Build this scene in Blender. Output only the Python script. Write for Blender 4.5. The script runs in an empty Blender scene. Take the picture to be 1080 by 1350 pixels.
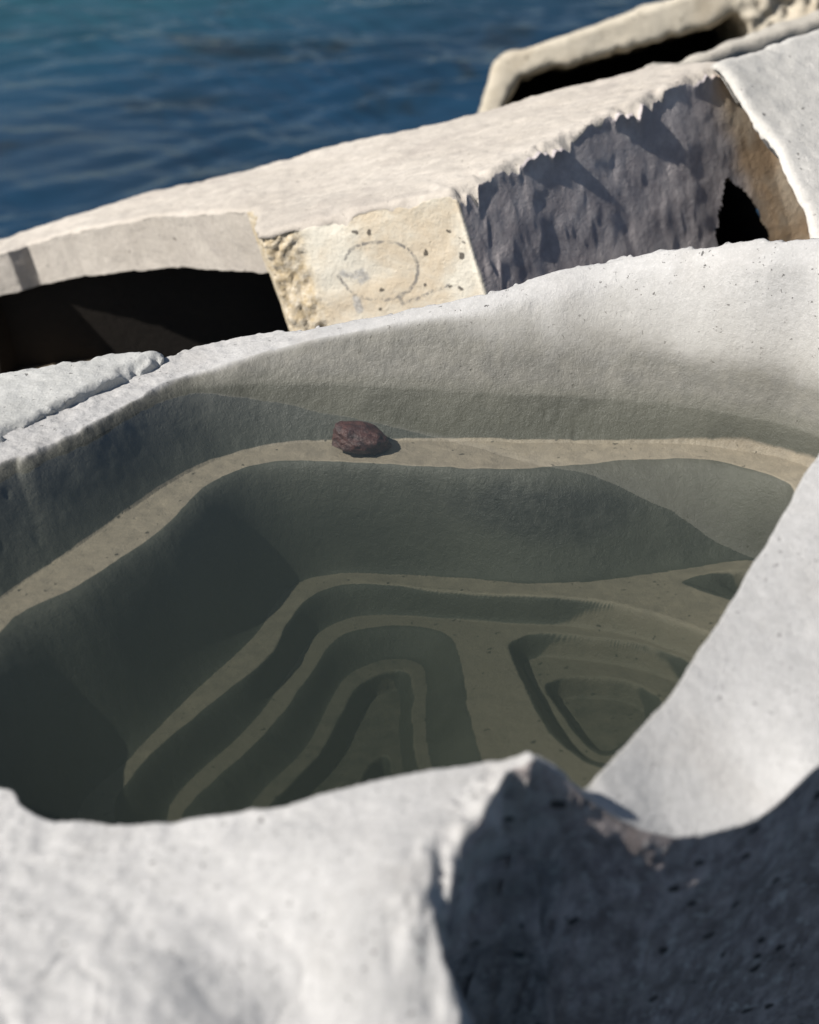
import bpy, math
import numpy as np
from mathutils import Vector

C = bpy.context.scene.collection
sc = bpy.context.scene
R = math.radians

# ------------------------------------------------------------------ camera
CAM = np.array([0.0, 0.0, 1.1]); PITCH = R(27.0); K = math.tan(R(14.0))
FW = np.array([0, math.cos(PITCH), -math.sin(PITCH)])
UP = np.array([0, math.sin(PITCH), math.cos(PITCH)])

def ray(px, py):
    return FW + np.array([1., 0, 0])*((px-540)/675*K) + UP*((675-py)/675*K)
def at_z(px, py, z):                       # point of the view line at height z
    d = ray(px, py); t = (z-CAM[2])/d[2]; return CAM+d*t
def at_y(px, py, Y):                       # point of the view line at distance Y
    d = ray(px, py); return CAM+d*(Y/d[1])
def at_plane(px, py, p, n):
    d = ray(px, py); t = np.dot(p-CAM, n)/np.dot(d, n); return CAM+d*t
def to_px(P):
    v = P-CAM; zc = v@FW
    return np.stack([540+(v[..., 0]/zc)/K*675, 675-((v@UP)/zc)/K*675], -1)
def tilt_z(px, py, a, b):                  # plane z = a + b x
    n = np.array([-b, 0, 1.0]); return at_plane(px, py, np.array([0, 0, a]), n)

# ------------------------------------------------------------------ noise
def _h(ix, iy, iz, s):
    n = (ix*374761393 + iy*668265263 + iz*2147483647 + s*974634541) & 0xffffffff
    n = ((n ^ (n >> 13))*1274126177) & 0xffffffff
    n = (n ^ (n >> 16)) & 0xffffffff
    n = (n*2246822519) & 0xffffffff
    n = n ^ (n >> 15)
    return (n & 0xffffff)/float(0xffffff)
def vnoise(P, f, s=0):
    P = np.asarray(P, float)*f
    if P.shape[-1] == 2: P = np.concatenate([P, np.zeros(P.shape[:-1]+(1,))], -1)
    i = np.floor(P).astype(np.int64); u = P-i; u = u*u*u*(u*(u*6-15)+10)
    o = 0
    for dx in (0, 1):
        wx = u[..., 0] if dx else 1-u[..., 0]
        for dy in (0, 1):
            wy = u[..., 1] if dy else 1-u[..., 1]
            for dz in (0, 1):
                wz = u[..., 2] if dz else 1-u[..., 2]
                o = o + wx*wy*wz*_h(i[..., 0]+dx, i[..., 1]+dy, i[..., 2]+dz, s)
    return o*2-1
def fbm(P, f, n=4, s=0, g=.5):
    a, o = 1.0, 0
    for k in range(n):
        o = o + a*vnoise(P, f*2**k, s+k*17); a *= g
    return o
def sstep(a, b, x):
    t = np.clip((x-a)/(b-a), 0, 1); return t*t*(3-2*t)

# ------------------------------------------------------------------ polygons
def smooth_loop(pts, n=6):
    P = np.asarray(pts, float); m = len(P); out = []
    for i in range(m):
        p0, p1, p2, p3 = P[i-1], P[i], P[(i+1) % m], P[(i+2) % m]
        for k in range(n):
            t = k/n
            out.append(.5*((2*p1)+(-p0+p2)*t+(2*p0-5*p1+4*p2-p3)*t*t+(-p0+3*p1-3*p2+p3)*t**3))
    return np.array(out)
def sdist(X, Y, poly, want_normal=False):   # >0 inside
    x = X.ravel(); y = Y.ravel()
    best = np.full(x.shape, 1e9); ins = np.zeros(x.shape, bool)
    bi = np.zeros(x.shape, int); bx = np.zeros(x.shape); by = np.zeros(x.shape)
    m = len(poly)
    for i in range(m):
        ax, ay = poly[i]; cx, cy = poly[(i+1) % m]
        ex, ey = cx-ax, cy-ay; L = ex*ex+ey*ey
        if L < 1e-14: continue
        t = np.clip(((x-ax)*ex+(y-ay)*ey)/L, 0, 1)
        qx = ax+t*ex; qy = ay+t*ey
        d = (x-qx)**2+(y-qy)**2
        w = d < best
        best = np.where(w, d, best)
        if want_normal:
            bi = np.where(w, i, bi); bx = np.where(w, qx, bx); by = np.where(w, qy, by)
        if ay != cy:
            c = ((ay > y) != (cy > y)) & (x < (cx-ax)*(y-ay)/(cy-ay)+ax)
            ins ^= c
    d = np.sqrt(best); d = np.where(ins, d, -d)
    if want_normal: return d, bi, bx, by
    return d.reshape(X.shape)
def area(poly):
    p = np.asarray(poly); q = np.roll(p, -1, 0); return .5*np.sum(p[:, 0]*q[:, 1]-q[:, 0]*p[:, 1])

def resample(poly, step):
    out = []; sid = []
    for i in range(len(poly)):
        a, b = poly[i], poly[(i+1) % len(poly)]; m = max(1, int(np.linalg.norm(b-a)/step))
        for k in range(m): out.append(a+(b-a)*k/m); sid.append(i)
    return np.array(out), np.array(sid)

def segd(x, y, a, b):
    e = b-a; L = e@e; t = np.clip(((x-a[0])*e[0]+(y-a[1])*e[1])/L, 0, 1)
    return np.hypot(x-a[0]-t*e[0], y-a[1]-t*e[1]), t*math.sqrt(L)

# ------------------------------------------------------------------ meshes
def link(name, verts, faces, mat, loc=(0, 0, 0), parent=None, attrs=None, smooth=True):
    me = bpy.data.meshes.new(name)
    V = np.asarray(verts, float)-np.asarray(loc, float)
    me.from_pydata([], [], []) if False else None
    if isinstance(faces, np.ndarray):
        me.vertices.add(len(V)); me.vertices.foreach_set('co', V.astype(np.float32).ravel())
        nf, k = faces.shape
        me.loops.add(nf*k); me.loops.foreach_set('vertex_index', faces.astype(np.int32).ravel())
        me.polygons.add(nf)
        me.polygons.foreach_set('loop_start', np.arange(0, nf*k, k, dtype=np.int32))
        me.update(calc_edges=True); me.validate()
    else:
        me.from_pydata([tuple(v) for v in V], [], faces); me.update()
    if smooth: me.polygons.foreach_set('use_smooth', np.ones(len(me.polygons), bool))
    for k, a in (attrs or {}).items():
        at = me.attributes.new(k, 'FLOAT', 'POINT'); at.data.foreach_set('value', np.asarray(a, np.float32))
    me.materials.append(mat)
    o = bpy.data.objects.new(name, me); C.objects.link(o)
    if parent is not None:
        o.parent = parent
        o.location = Vector(loc)-parent.location
    else: o.location = loc
    return o
def tag(o, label=None, cat=None, group=None, kind=None):
    if label: o['label'] = label
    if cat: o['category'] = cat
    if group: o['group'] = group
    if kind: o['kind'] = kind
    return o
def empty(name, loc):
    o = bpy.data.objects.new(name, None); C.objects.link(o); o.location = loc; o.empty_display_size = .1
    return o

def patch(poly, res, zfun, holes=(), depth=.1, rows=10, off=None, frame=None, bottom=True, depthfun=None, axes=None):
    """A slab: gridded top inside poly (local u,v; height zfun), a skirt running down its
    edges and an underside. Returns verts, quads, extra faces, info per vertex."""
    poly = np.asarray(poly, float)
    lo = poly.min(0)-res; hi = poly.max(0)+res
    nx = int((hi[0]-lo[0])/res)+2; ny = int((hi[1]-lo[1])/res)+2
    gx = lo[0]+np.arange(nx)*res; gy = lo[1]+np.arange(ny)*res
    if axes is not None: gx, gy = axes; nx, ny = len(gx), len(gy)
    GX, GY = np.meshgrid(gx, gy, indexing='ij')
    cx, cy = np.meshgrid((gx[:-1]+gx[1:])/2, (gy[:-1]+gy[1:])/2, indexing='ij')
    keep = sdist(cx, cy, poly) > 0
    for h in holes: keep &= sdist(cx, cy, np.asarray(h)) < 0
    idx = np.arange(nx*ny).reshape(nx, ny)
    q = np.stack([idx[:-1, :-1], idx[1:, :-1], idx[1:, 1:], idx[:-1, 1:]], -1)[keep]
    used = np.unique(q); remap = np.full(nx*ny, -1); remap[used] = np.arange(len(used))
    q = remap[q]
    x = GX.ravel()[used]; y = GY.ravel()[used]
    e = np.concatenate([q[:, [0, 1]], q[:, [1, 2]], q[:, [2, 3]], q[:, [3, 0]]])
    es = np.sort(e, 1); key = es[:, 0].astype(np.int64)*len(used)+es[:, 1]
    u_, inv, cnt = np.unique(key, return_inverse=True, return_counts=True)
    be = e[cnt[inv] == 1]                               # directed boundary edges
    bv = np.unique(be)
    loops = [poly]+[np.asarray(h) for h in holes]
    bestd = np.full(len(bv), 1e9); nxy = np.zeros((len(bv), 2)); pxy = np.zeros((len(bv), 2)); lid = np.zeros(len(bv), int); sid = np.zeros(len(bv), int)
    for li, lp in enumerate(loops):
        d, bi, bx, by = sdist(x[bv], y[bv], lp, True)
        w = np.abs(d) < bestd; bestd[w] = np.abs(d)[w]
        seg = np.roll(lp, -1, 0)[bi]-lp[bi]; L = np.linalg.norm(seg, axis=1)+1e-12
        sgn = 1.0 if area(lp) > 0 else -1.0
        if li > 0: sgn = -sgn
        nn = np.stack([seg[:, 1]/L, -seg[:, 0]/L], 1)*sgn
        nxy[w] = nn[w]; pxy[w, 0] = bx[w]; pxy[w, 1] = by[w]; lid[w] = li; sid[w] = bi[w]
    x[bv] = pxy[:, 0]; y[bv] = pxy[:, 1]
    # average normals over neighbours for a smooth skirt
    pos = np.full(len(used), -1); pos[bv] = np.arange(len(bv))
    for _ in range(2):
        acc = nxy.copy()
        np.add.at(acc, pos[be[:, 0]], nxy[pos[be[:, 1]]]); np.add.at(acc, pos[be[:, 1]], nxy[pos[be[:, 0]]])
        nxy = acc/(np.linalg.norm(acc, axis=1, keepdims=True)+1e-9)
    sd = sdist(x, y, poly)
    for h in holes: sd = np.minimum(sd, -sdist(x, y, np.asarray(h)))
    sd = np.maximum(sd, 0)
    z = zfun(x, y, sd)
    V = [np.stack([x, y, z], 1)]
    D = np.full(len(bv), depth) if depthfun is None else depthfun(pxy, sid, lid)
    nb = len(bv); n0 = len(used)
    info = [np.zeros((n0, 3))]; NR = [np.zeros((n0, 2))]
    top = V[0][bv]
    ids = [bv]
    for r in range(1, rows+1):
        t = (r/rows)**1.5
        dd = D*t
        P = top.copy(); P[:, 2] -= dd
        o = off(P, dd, nxy, lid) if off else 0
        P[:, :2] += nxy*np.reshape(o, (-1, 1)) if off else 0
        V.append(P); ids.append(n0+(r-1)*nb+np.arange(nb))
        info.append(np.stack([np.ones(nb), dd, lid], 1)); NR.append(nxy)
    faces = [q]
    a = pos[be[:, 0]]; b = pos[be[:, 1]]
    for r in range(rows):
        faces.append(np.stack([ids[r][b], ids[r][a], ids[r+1][a], ids[r+1][b]], 1))
    V = np.concatenate(V); F = np.concatenate(faces); I = np.concatenate(info); NR = np.concatenate(NR)
    if bottom:                                          # underside: the same grid, lowered
        m = len(V); zb = z.copy()-np.min(D)
        VB = np.stack([x, y, zb], 1); VB[bv] = V[ids[-1]]
        V = np.concatenate([V, VB]); F = np.concatenate([F, q[:, ::-1]+m]); I = np.concatenate([I, np.full((len(VB), 3), 2.0)])
        NR = np.concatenate([NR, np.zeros((len(VB), 2))])
    if frame is not None:
        o, eu, ev, ew = frame
        V = o+V[:, :1]*eu+V[:, 1:2]*ev+V[:, 2:3]*ew
    return V, F, I, NR
def to_frame(P, frame):
    o, eu, ev, ew = frame; d = np.asarray(P)-o
    return np.stack([d@eu, d@ev], -1)
def unit(v): v = np.asarray(v, float); return v/np.linalg.norm(v)
def make_frame(o, n, u):
    n = unit(n); u = np.asarray(u, float); u = unit(u-n*np.dot(u, n)); return (np.asarray(o, float), u, np.cross(n, u), n)

# ------------------------------------------------------------------ materials
class NT:
    def __init__(s, name):
        s.m = bpy.data.materials.new(name); s.m.use_nodes = True
        s.t = s.m.node_tree; s.t.nodes.clear(); s.out = s.t.nodes.new('ShaderNodeOutputMaterial')
    def n(s, ty, **kw):
        nd = s.t.nodes.new(ty)
        for k, v in kw.items(): setattr(nd, k, v)
        return nd
    def l(s, a, b): s.t.links.new(a, b)
    def val(s, x, sock):
        if isinstance(x, (int, float)): sock.default_value = x
        elif isinstance(x, (tuple, list)): sock.default_value = (*x[:3], 1) if sock.type == 'RGBA' else x
        else: s.l(x, sock)
    def math(s, op, a, b=0.0, clamp=False):
        nd = s.n('ShaderNodeMath', operation=op, use_clamp=clamp); s.val(a, nd.inputs[0]); s.val(b, nd.inputs[1]); return nd.outputs[0]
    def mix(s, f, a, b, blend='MIX'):
        nd = s.n('ShaderNodeMix', data_type='RGBA', blend_type=blend)
        s.val(f, nd.inputs[0]); s.val(a, nd.inputs[6]); s.val(b, nd.inputs[7]); return nd.outputs[2]
    def ramp(s, f, a, b, lo=0.0, hi=1.0):
        nd = s.n('ShaderNodeMapRange', interpolation_type='SMOOTHSTEP'); s.val(f, nd.inputs[0])
        nd.inputs[1].default_value = a; nd.inputs[2].default_value = b; nd.inputs[3].default_value = lo; nd.inputs[4].default_value = hi
        return nd.outputs[0]
    def noise(s, co, scale, detail=6, rough=.6, dist=0):
        nd = s.n('ShaderNodeTexNoise'); s.l(co, nd.inputs['Vector']); nd.inputs['Scale'].default_value = scale
        nd.inputs['Detail'].default_value = detail; nd.inputs['Roughness'].default_value = rough; nd.inputs['Distortion'].default_value = dist
        return nd.outputs[0]
    def voro(s, co, scale, feature='F1'):
        nd = s.n('ShaderNodeTexVoronoi', feature=feature); s.l(co, nd.inputs['Vector']); nd.inputs['Scale'].default_value = scale
        return nd
    def attr(s, name): return s.n('ShaderNodeAttribute', attribute_name=name).outputs['Fac']
    def scaled(s, co, v):
        nd = s.n('ShaderNodeMapping'); s.l(co, nd.inputs[0]); nd.inputs['Scale'].default_value = v; return nd.outputs[0]

def pores(N, co, scale, keep=.55, size=.22):
    """irregular air-hole mask: 1 inside a hole"""
    wob = N.n('ShaderNodeMix', data_type='VECTOR'); wob.inputs[0].default_value = .012
    nz = N.n('ShaderNodeTexNoise'); N.l(co, nz.inputs['Vector']); nz.inputs['Scale'].default_value = scale*1.5
    N.l(co, wob.inputs[4]); N.l(nz.outputs[1], wob.inputs[5])
    v = N.voro(wob.outputs[1], scale)
    sep = N.n('ShaderNodeSeparateColor'); N.l(v.outputs['Color'], sep.inputs[0])
    rad = N.math('MULTIPLY', N.math('SUBTRACT', sep.outputs[0], keep, True), size/(1-keep))
    return N.ramp(N.math('SUBTRACT', rad, v.outputs['Distance']), -.02, .05)

def concrete(name, light, dark, stain=None, stain_amt=.5, grain=1.0, pore_scale=60, pore_keep=.6, streak=None, extra=None, bump=1.0, speck=.5):
    N = NT(name)
    co = N.n('ShaderNodeTexCoord').outputs['Object']
    big = N.noise(co, 2.3, 8, .62, .4); mid = N.noise(co, 14, 8, .65, .3); fine = N.noise(co, 90, 6, .7); vf = N.noise(co, 330, 3, .7)
    col = N.mix(N.ramp(big, .3, .72), light, dark)
    col = N.mix(N.ramp(mid, .45, .75, 0, .55), col, dark)
    if stain is not None:
        col = N.mix(N.math('MULTIPLY', N.ramp(N.noise(co, 5.5, 8, .6, .8), .48, .72), stain_amt), col, stain)
    if streak is not None:
        s_ = N.noise(N.scaled(co, streak), 6, 7, .65)
        col = N.mix(N.ramp(s_, .5, .75, 0, .5), col, dark)
    col = N.mix(N.ramp(fine, .35, .7, .25, 0), col, (dark[0]*.6, dark[1]*.6, dark[2]*.58))
    col = N.mix(N.ramp(vf, .52, .8, 0, speck), col, (min(1, light[0]*1.25), min(1, light[1]*1.25), min(1, light[2]*1.25)))
    p1 = pores(N, co, pore_scale*2.4, pore_keep, .28); p2 = pores(N, co, pore_scale*1.1, min(.95, pore_keep+.3), .2)
    clus = N.noise(co, 9, 5, .65, .6)
    p = N.math('MAXIMUM', N.math('MULTIPLY', p1, N.ramp(clus, .42, .56)), N.math('MULTIPLY', p2, N.ramp(clus, .35, .5)))
    col = N.mix(N.math('MULTIPLY', p, .85), col, (dark[0]*.17, dark[1]*.165, dark[2]*.16))
    h = N.math('ADD', N.math('MULTIPLY', mid, .35), N.math('ADD', N.math('MULTIPLY', fine, .55*grain), N.math('MULTIPLY', vf, .16*grain)))
    h = N.math('SUBTRACT', h, N.math('MULTIPLY', p, .5))
    rough = .9
    if extra: col, h, rough = extra(N, co, col, h)
    bp = N.n('ShaderNodeBump'); bp.inputs['Strength'].default_value = .42*bump; bp.inputs['Distance'].default_value = .012
    N.l(h, bp.inputs['Height'])
    b = N.n('ShaderNodeBsdfPrincipled'); N.val(col, b.inputs['Base Color']); N.val(rough, b.inputs['Roughness'])
    b.inputs['Specular IOR Level'].default_value = .25; N.l(bp.outputs[0], b.inputs['Normal'])
    N.l(b.outputs[0], N.out.inputs[0])
    return N.m

# ================================================================== pool block
# rim lip around the basin: (px, py, height)
RIM = [at_z(*p) for p in [(0, 612, .012), (30, 603, .012), (60, 588, .012), (120, 560, .012), (180, 525, .012), (240, 497, .014), (300, 480, .024), (360, 462, .038),
       (430, 444, .057), (490, 430, .073), (560, 414, .092), (640, 398, .112), (720, 380, .133), (800, 362, .152), (900, 341, .185),
       (1000, 335, .215), (1080, 340, .222), (1150, 380, .215), (1185, 450, .205), (1150, 530, .19), (1080, 598, .155), (1040, 665, .135), (1000, 730, .12),
       (965, 790, .107), (925, 855, .095), (885, 915, .085), (840, 965, .075), (790, 1020, .066), (772, 1040, .06)]]
RIM += [np.array([.135, 1.485, .085])]
RIM += [at_z(*p) for p in [(690, 1000, .112), (640, 1003, .105), (560, 1016, .1), (450, 1040, .09), (380, 1059, .085), (300, 1075, .075), (240, 1081, .07), (180, 1085, .065),
        (110, 1082, .06), (60, 1074, .055), (30, 1060, .052), (0, 1035, .05)]]
RIM += [np.array(p) for p in [(-.50, 1.62, .02), (-.62, 1.82, .008), (-.64, 2.03, .008)]]
RIM = np.array(RIM)
# outer edge of the block's top
OUT = [at_z(*p) for p in [(-120, 545, .012), (0, 503, .012), (100, 483, .012), (205, 467, .014), (300, 446, .026), (400, 430, .047), (490, 416, .072), (560, 400, .094), (640, 383, .116), (720, 360, .14),
       (800, 338, .163), (880, 322, .19), (980, 313, .222), (1080, 311, .238), (1200, 316, .24)]]
OUT += [np.array(p) for p in [(.95, 2.45, .24), (1.1, 2.15, .23), (.95, 1.8, .16), (.62, 1.62, .105)]]
CREST = [at_y(*p) for p in [(1150, 985, 1.56), (1080, 1010, 1.534), (1060, 1026, 1.527), (1030, 1055, 1.517), (1000, 1079, 1.508), (950, 1094, 1.497), (900, 1102, 1.487), (870, 1099, 1.482),
         (830, 1086, 1.476), (800, 1070, 1.469), (775, 1051, 1.462), (750, 1028, 1.454), (728, 1011, 1.447), (700, 1001, 1.438)]]
CREST += [at_z(*p) for p in [(672, 1022, .118), (645, 1065, .112), (615, 1115, .105), (590, 1165, .1), (572, 1220, .09), (585, 1270, .07), (605, 1310, .055), (630, 1360, .045), (640, 1450, .03)]]
OUT += CREST
OUT += [np.array(p) for p in [(-.2, .98, .05), (-.6, .96, .05), (-.9, 1.1, .05), (-1.05, 1.6, .01), (-1.0, 2.2, .006)]]
OUT = np.array(OUT)
EXTRA = np.array([ at_z(300, 1200, .075), at_z(120, 1250, .07), at_z(200, 1300, .085),
                  at_z(450, 1150, .098), at_z(450, 1290, .07), at_z(400, 1340, .05), at_z(60, 1180, .062), (-.75, 1.5, .02), (-.75, 2.2, .008), (.85, 2.15, .215), (.7, 1.9, .15)])
CTRL = np.concatenate([RIM, OUT, EXTRA])

def tps_fit(P, Z, lam=2e-5):
    d = np.linalg.norm(P[:, None]-P[None], axis=2); U = np.where(d > 0, d*d*np.log(d+1e-12), 0)+np.eye(len(P))*lam
    A = np.concatenate([np.ones((len(P), 1)), P], 1); n = len(P)
    M = np.zeros((n+3, n+3)); M[:n, :n] = U; M[:n, n:] = A; M[n:, :n] = A.T
    w = np.linalg.solve(M, np.concatenate([Z, np.zeros(3)]))
    def f(x, y):
        o = w[n]+w[n+1]*x+w[n+2]*y
        for i in range(n):
            r2 = (x-P[i, 0])**2+(y-P[i, 1])**2
            o = o+w[i]*.5*r2*np.log(r2+1e-12)
        return o
    return f
rim_z = tps_fit(CTRL[:, :2], CTRL[:, 2])

# terraces: plane z = a + b x; contours traced on those planes
A1, B1 = -.062, .04
def z1f(x): return A1+B1*x-.045*np.maximum(0, -.15-x)
def at_1(px, py):
    z = A1
    for _ in range(12): p = at_z(px, py, z); z = float(z1f(p[0]))
    return p
A2, B2 = -.200, .12
A3, A4, A5, A6 = -.236, -.266, -.292, -.318
def lp(pts, a, b, n=5): return smooth_loop([tilt_z(px, py, a, b)[:2] for px, py in pts], n)
def mixed(pts, world, a, b, n=5): return smooth_loop([at_1(px, py)[:2] for px, py in pts]+[np.array(w) for w in world], n)
HID = [(.49, 2.2), (.43, 2.05), (.33, 1.86), (.22, 1.66), (.13, 1.53), (0, 1.51), (-.15, 1.47), (-.33, 1.46), (-.43, 1.62), (-.51, 1.85), (-.53, 2.0)]
F1 = mixed([(0, 790), (100, 722), (200, 652), (250, 622), (300, 601), (360, 588), (440, 582), (540, 581), (640, 582), (750, 584), (900, 585), (1000, 597), (1070, 616), (1100, 640)], HID, A1, B1)
HID2 = [(.45, 2.17), (.40, 2.04), (.30, 1.86), (.19, 1.68), (.10, 1.57), (0, 1.55), (-.15, 1.52), (-.31, 1.51), (-.39, 1.64), (-.47, 1.83)]
L1 = mixed([(0, 830), (100, 771), (200, 706), (240, 668), (270, 640), (310, 620), (360, 608), (420, 606), (540, 612), (650, 617), (740, 614), (840, 605), (930, 605), (1000, 620), (1050, 645)], HID2, A1, B1)
F2 = lp([(170, 1003), (250, 920), (335, 842), (362, 800), (385, 775), (420, 760), (480, 757), (600, 762), (700, 770), (800, 765), (900, 751), (985, 740), (1050, 755), (1060, 840), (980, 980), (850, 1110), (700, 1180), (500, 1220), (250, 1210), (110, 1130), (110, 1060)], A2, B2)
L2 = lp([(182, 1010), (270, 932), (350, 868), (377, 822), (400, 792), (435, 774), (490, 769), (600, 779), (700, 785), (760, 788), (840, 801), (930, 832), (985, 868), (980, 930), (900, 1030), (770, 1130), (600, 1180), (400, 1190), (230, 1160), (150, 1080)], A2, B2)
F3 = lp([(225, 1062), (330, 957), (385, 882), (415, 840), (450, 819), (500, 811), (620, 818), (700, 824), (770, 825), (850, 836), (925, 862), (955, 900), (940, 950), (870, 1030), (760, 1110), (600, 1150), (400, 1160), (260, 1130)], A3, B2)
POCK_L = lp([(896, 767), (930, 756), (985, 751), (1040, 757), (1045, 795), (985, 795), (950, 788), (918, 778)], A2, B2)
POCK_F = lp([(905, 768), (935, 760), (985, 757), (1030, 762), (1030, 788), (985, 789), (950, 783), (924, 776)], A3, B2)
L3L = lp([(242, 1070), (347, 967), (402, 897), (432, 852), (462, 832), (520, 824), (575, 829), (602, 848), (614, 900), (621, 950), (638, 1000), (660, 1060), (590, 1120), (400, 1140), (270, 1120)], A3, B2)
F4L = lp([(328, 1070), (402, 988), (437, 922), (458, 892), (492, 874), (530, 869), (556, 878), (562, 905), (560, 950), (566, 1000), (580, 1055), (530, 1105), (400, 1115)], A4, B2)
L4L = lp([(348, 1075), (420, 994), (454, 930), (474, 902), (502, 887), (526, 883), (542, 890), (546, 912), (545, 950), (550, 1000), (560, 1050), (520, 1095), (420, 1100)], A4, B2)
F5L = lp([(385, 1075), (445, 1008), (474, 950), (494, 920), (510, 910), (524, 912), (528, 928), (526, 960), (530, 1005), (536, 1050), (500, 1085), (440, 1090)], A5, B2)
L5L = lp([(455, 1072), (480, 1020), (496, 1000), (510, 996), (516, 1010), (518, 1050), (495, 1076)], A5, B2)
F6L = lp([(468, 1066), (484, 1032), (496, 1016), (504, 1016), (507, 1030), (507, 1048), (495, 1066)], A6, B2)
L3R = lp([(668, 852), (682, 840), (712, 834), (780, 838), (850, 850), (910, 872), (945, 905), (925, 955), (870, 1000), (820, 1016), (785, 1011), (755, 996), (725, 966), (700, 926), (680, 885)], A3, B2)
F4R = lp([(692, 878), (706, 868), (735, 864), (790, 868), (850, 880), (895, 900), (905, 925), (880, 965), (830, 998), (795, 1006), (765, 990), (738, 955), (712, 915)], A4, B2)
L4R = lp([(718, 908), (730, 896), (755, 891), (800, 892), (845, 902), (872, 925), (860, 955), (825, 988), (798, 998), (772, 985), (745, 950)], A4, B2)
F5R = lp([(735, 925), (748, 916), (790, 914), (830, 922), (850, 940), (840, 960), (815, 984), (795, 990), (775, 978), (752, 950)], A5, B2)
L5R = lp([(770, 968), (785, 956), (812, 952), (830, 962), (820, 980), (798, 988), (780, 982)], A5, B2)
F6R = lp([(780, 970), (792, 963), (810, 962), (818, 970), (808, 980), (795, 983)], A6, B2)
RIMP = smooth_loop(RIM[:, :2], 6)

def wall(x, y, lip, foot, jit=None, soft=.35):
    dl = sdist(x, y, lip); df = -sdist(x, y, foot)
    if jit is not None: dl = dl+jit*np.exp(-np.maximum(dl, 0)/.012)
    dl = np.maximum(dl, 0); df = np.maximum(df, 0)
    t = np.where(dl <= 0, 0, np.minimum(1, dl/np.maximum(dl+df, .011)))
    return t*(1-soft)+soft*(t*t*(3-2*t)), dl, df

SEA_Z = -1.05
def pool_z(x, y, sd):
    P = np.stack([x, y], 1)
    # sharper broken edge on the left, smooth cast lip to the right
    leftness = sstep(.1, -.35, x)
    z = rim_z(x, y)
    sd = np.maximum(0, sdist(x, y, OUTP))
    z = z+.0012*fbm(P, 7, 3, 3)+(.0005+.0012*leftness)*fbm(P, 45, 3, 9)
    near = sstep(1.32, 1.15, y)
    crk = fbm(P, 6, 3, 33); z = z-sstep(1.36, 1.24, y)*.002*np.exp(-(crk/.025)**2)
    z = z+near*(.002*fbm(P, 11, 4, 31)-.0025*np.abs(fbm(P, 24, 3, 37)))
    # chipped outer edges
    cw = (.004+(.006+.010*leftness)*np.clip(fbm(P, 16, 4, 21)+.1, 0, 1))*(1-.75*sstep(1.75, 1.6, y))
    rl = np.array([(.11, 1.452), (.075, 1.40), (.035, 1.31), (.02, 1.25), (.035, 1.15)])
    rdist = np.full(len(x), 9.0)
    for p_, q_ in zip(rl[:-1], rl[1:]): rdist = np.minimum(rdist, segd(x, y, p_, q_)[0])
    onr = sstep(.07, .03, rdist); cw = cw+onr*.040*np.clip(.45+.9*fbm(P, 13, 4, 63), 0, 1.3)
    z = z+onr*sstep(.05, .02, sd)*(.006*fbm(P, 32, 3, 64)-.004*np.abs(fbm(P, 60, 3, 65)))
    z = z-1.0*np.maximum(0, cw-sd)*(.7+.6*vnoise(P, 120, 5))
    jit = (.0015+.003*leftness)*fbm(P, 22, 3, 13)
    m = sdist(x, y, RIMP) > -.04
    zz = z.copy(); led = np.zeros(len(x))
    xm, ym = x[m], y[m]; Pm = P[m]; zb = z[m]
    # round the lip a little
    t, dl, df = wall(xm, ym, RIMP, F1, jit[m], .3)
    lipd = sdist(xm, ym, RIMP)+jit[m]
    rnd = .016*sstep(-.2, .2, xm)*sstep(2.15, 2.35, ym)
    zb = zb-rnd*np.exp(-np.maximum(-lipd, 0)/.010)*(lipd < 0)-rnd*(lipd >= 0)*(1-t)
    z1 = z1f(xm)+.0008*fbm(Pm, 40, 3, 51)
    k_ = sstep(.0, .016, dl); zb = zb*(1-k_)+(rim_z(xm, ym)-rnd*(1-t))*k_
    Q3 = np.stack([xm, ym, zb*(1-t)+z1*t], 1)
    rough = .0016*fbm(Q3, 12, 3, 41)+.0005*fbm(Q3, 80, 3, 43)-.010*np.clip(vnoise(Q3, 55, 47)-.62, 0, 1)*sstep(.2, -.3, vnoise(Pm, 5, 49))
    zb = zb*(1-t)+z1*t+rough*(t > 0)*(t < 1)
    l = 1-np.minimum(1, df/.004)
    fades = iter((.70, .585, .52, .52, .47, .40, .56, .50, .44))
    for lip, foot, a, b in ((L1, F2, A2, B2), (L2, F3, A3, B2), (POCK_L, POCK_F, A3, B2), (L3L, F4L, A4, B2), (L4L, F5L, A5, B2), (L5L, F6L, A6, B2), (L3R, F4R, A4, B2), (L4R, F5R, A5, B2)):
        fade_ = next(fades)
        t, dl, df = wall(xm, ym, lip, foot, .0015*fbm(Pm, 30, 3, 61), 1.0)
        zb = zb*(1-t)+(a+b*xm+.0007*fbm(Pm, 35, 3, 71))*t
        l = np.where(dl > 0, np.maximum(np.minimum(l, 1-np.minimum(1, dl/.0035)), np.where(t >= .999, 1.0, 1-np.minimum(1, df/.0035))*fade_), l)
    zz[m] = zb; led[m] = l
    pool_z.ledge = led
    return zz

def off_pool(P, dd, n, lid):
    front = sstep(1.75, 1.6, P[:, 1])*(P[:, 0] > -.1)
    Q = np.stack([P[:, 0], P[:, 1], dd], 1)
    return -.33*dd*front+(.010-.005*front)*fbm(Q, 9, 4, 81)*np.minimum(1, dd/.03)+(.004-.002*front)*fbm(Q, 40, 3, 83)*np.minimum(1, dd/.01)+sstep(.13, .07, P[:, 0])*front*(.018*np.abs(fbm(Q, 17, 4, 85))+.006*fbm(Q, 48, 3, 86))*np.minimum(1, dd/.02)

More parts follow.
